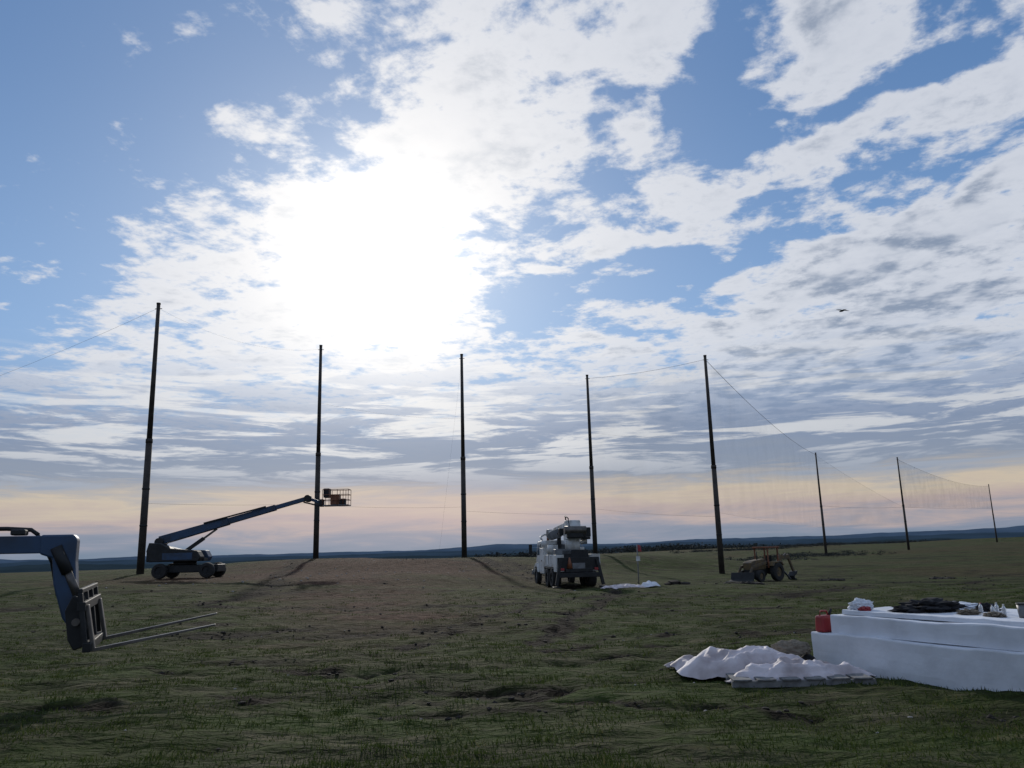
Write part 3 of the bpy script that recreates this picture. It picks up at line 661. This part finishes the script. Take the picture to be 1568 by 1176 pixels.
def rotated(ro):
    if ro not in rotP:
        c_,s_=math.cos(R(ro)),math.sin(R(ro)); cb=nd.new('ShaderNodeCombineXYZ')
        L(VM('DOT_PRODUCT',P1,(c_,s_,0),out=1),cb.inputs[0]); L(VM('DOT_PRODUCT',P1,(-s_,c_,0),out=1),cb.inputs[1]); rotP[ro]=cb.outputs[0]
    return rotP[ro]
acc=None
for (cx,cy,rx,ry,ro,wt) in BL:
    d=ray(cx,cy); caz=math.atan2(d.x,d.y); cel=math.asin(d.z)
    c_,s_=math.cos(R(ro)),math.sin(R(ro)); ccx=c_*caz+s_*cel; ccy=-s_*caz+c_*cel
    ix,iy=1/(rx*px_*1.5),1/(ry*px_*1.5)
    ln_=VM('LENGTH',VM('MULTIPLY_ADD',rotated(ro),(ix,iy,0),c3=(-ccx*ix,-ccy*iy,0)),out=1)
    g=SS(ln_,0,1,wt,0)
    acc=g if acc is None else M('ADD',acc,g)
D0=M('ADD',acc,M('ADD',M('MULTIPLY',M('SUBTRACT',n1,.5),2.1),M('MULTIPLY',M('SUBTRACT',n2,.5),.8)))
D0=M('ADD',D0,.06)
cover=SS(D0,-.12,.36)
thick=SS(D0,.38,1.05)
sa=M('ARCCOSINE',VM('DOT_PRODUCT',dvec,tuple(sund),out=1))
gl1=M('EXPONENT',M('MULTIPLY',M('POWER',M('DIVIDE',sa,.072),2),-1))
gl2=M('EXPONENT',M('DIVIDE',sa,-.17))
sky=nd.new('ShaderNodeTexSky'); sky.sky_type='NISHITA'; sky.sun_disc=False; sky.sun_elevation=SEL; sky.sun_rotation=SAZ; sky.air_density=1.2; sky.dust_density=.3; sky.ozone_density=2
nish=VM('MULTIPLY',sky.outputs[0],(.50,.64,.84))
def C10(c): return tuple(v*10 for v in c)
blueman=MC(SS(eln,.1,.6),C10((.26,.44,.73)),C10((.10,.22,.46)))
clear=MC(.7,nish,blueman)
clear=MC(M('MULTIPLY',gl2,.7,clamp=True),clear,C10((.74,.82,.93)))
ccl=MC(M('MULTIPLY',gl2,1.8,clamp=True),C10((.61,.645,.72)),C10((1.05,1.02,.99)))
dk=MC(M('MULTIPLY',gl2,1.7,clamp=True),C10((.22,.28,.39)),C10((.92,.92,.92)))
sh=M('MULTIPLY',thick,M('ADD',.15,SS(NZ(Qr,6,3,.55),.36,.62,0,.85)))
ccl=MC(sh,ccl,dk)
skyc=MC(M('MULTIPLY',cover,.95),clear,ccl)
cbs=nd.new('ShaderNodeCombineXYZ'); L(M('MULTIPLY',azn,4.2),cbs.inputs[0]); L(M('MULTIPLY',eln,42),cbs.inputs[1])
st=NZ(cbs.outputs[0],1.3,7,.64,.3)
lowc=nd.new('ShaderNodeValToRGB'); e=lowc.color_ramp.elements
stops=[(0,(.17,.23,.32)),(.09,(.25,.28,.36)),(.17,(.46,.38,.37)),(.27,(.57,.49,.39)),(.38,(.25,.30,.39)),(.62,(.19,.26,.40)),(1,(.27,.40,.62))]
while len(e)<len(stops): e.new(.5)
for i,(p,c_) in enumerate(stops): e[i].position=p; e[i].color=(*c_,1)
stw=M('ADD',M('DIVIDE',eln,R(14)),M('MULTIPLY',M('SUBTRACT',st,.5),.30)); L(stw,lowc.inputs['Fac'])
low=VM('SCALE',lowc.outputs[0],scale=10.0)
low=MC(M('MULTIPLY',gl2,.5,clamp=True),low,C10((.75,.76,.80)))
streak=MC(M('MULTIPLY',gl2,2.0,clamp=True),C10((.54,.57,.62)),C10((1.0,.97,.93)))
low=MC(M('MULTIPLY',SS(st,.47,.60),SS(eln,R(3.5),R(8))),low,streak)
pink=M('EXPONENT',M('MULTIPLY',M('ADD',M('POWER',M('DIVIDE',M('ADD',azn,.12),.22),2),M('POWER',M('DIVIDE',M('SUBTRACT',eln,R(3.2)),.03),2)),-1))
low=MC(M('MULTIPLY',pink,.45),low,C10((.66,.50,.47)))
lf=SS(eln,R(6.5),R(15.5),1,0)
skyc=MC(lf,skyc,low)
glow=VM('SCALE',(1.0,.98,.95),scale=M('ADD',M('MULTIPLY',gl1,7),M('MULTIPLY',gl2,1.7)))
n=nd.new('ShaderNodeVectorMath'); n.operation='ADD'; L(skyc,n.inputs[0]); L(glow,n.inputs[1])
L(n.outputs[0],bg.inputs['Color']); bg.inputs['Strength'].default_value=.1

# ---------------------------------------------------------------- sun + camera
sl=bpy.data.lights.new('sun','SUN'); sl.energy=2.0; sl.angle=R(1.2); sl.color=(1,.93,.82)
so=link(bpy.data.objects.new('sun',sl)); so.rotation_euler=sund.to_track_quat('Z','Y').to_euler()
cd=bpy.data.cameras.new('camera'); cd.sensor_width=36; cd.lens=28.0; cd.clip_start=.1; cd.clip_end=20000
co=link(bpy.data.objects.new('camera',cd)); co.location=(0,0,1.7)
co.rotation_euler=(Matrix.Rotation(R(102),3,'X')@Matrix.Rotation(R(-1.55),3,'Z')).to_euler()
scene.camera=co
scene.view_settings.view_transform='Standard'; scene.view_settings.look='None'; scene.view_settings.exposure=0
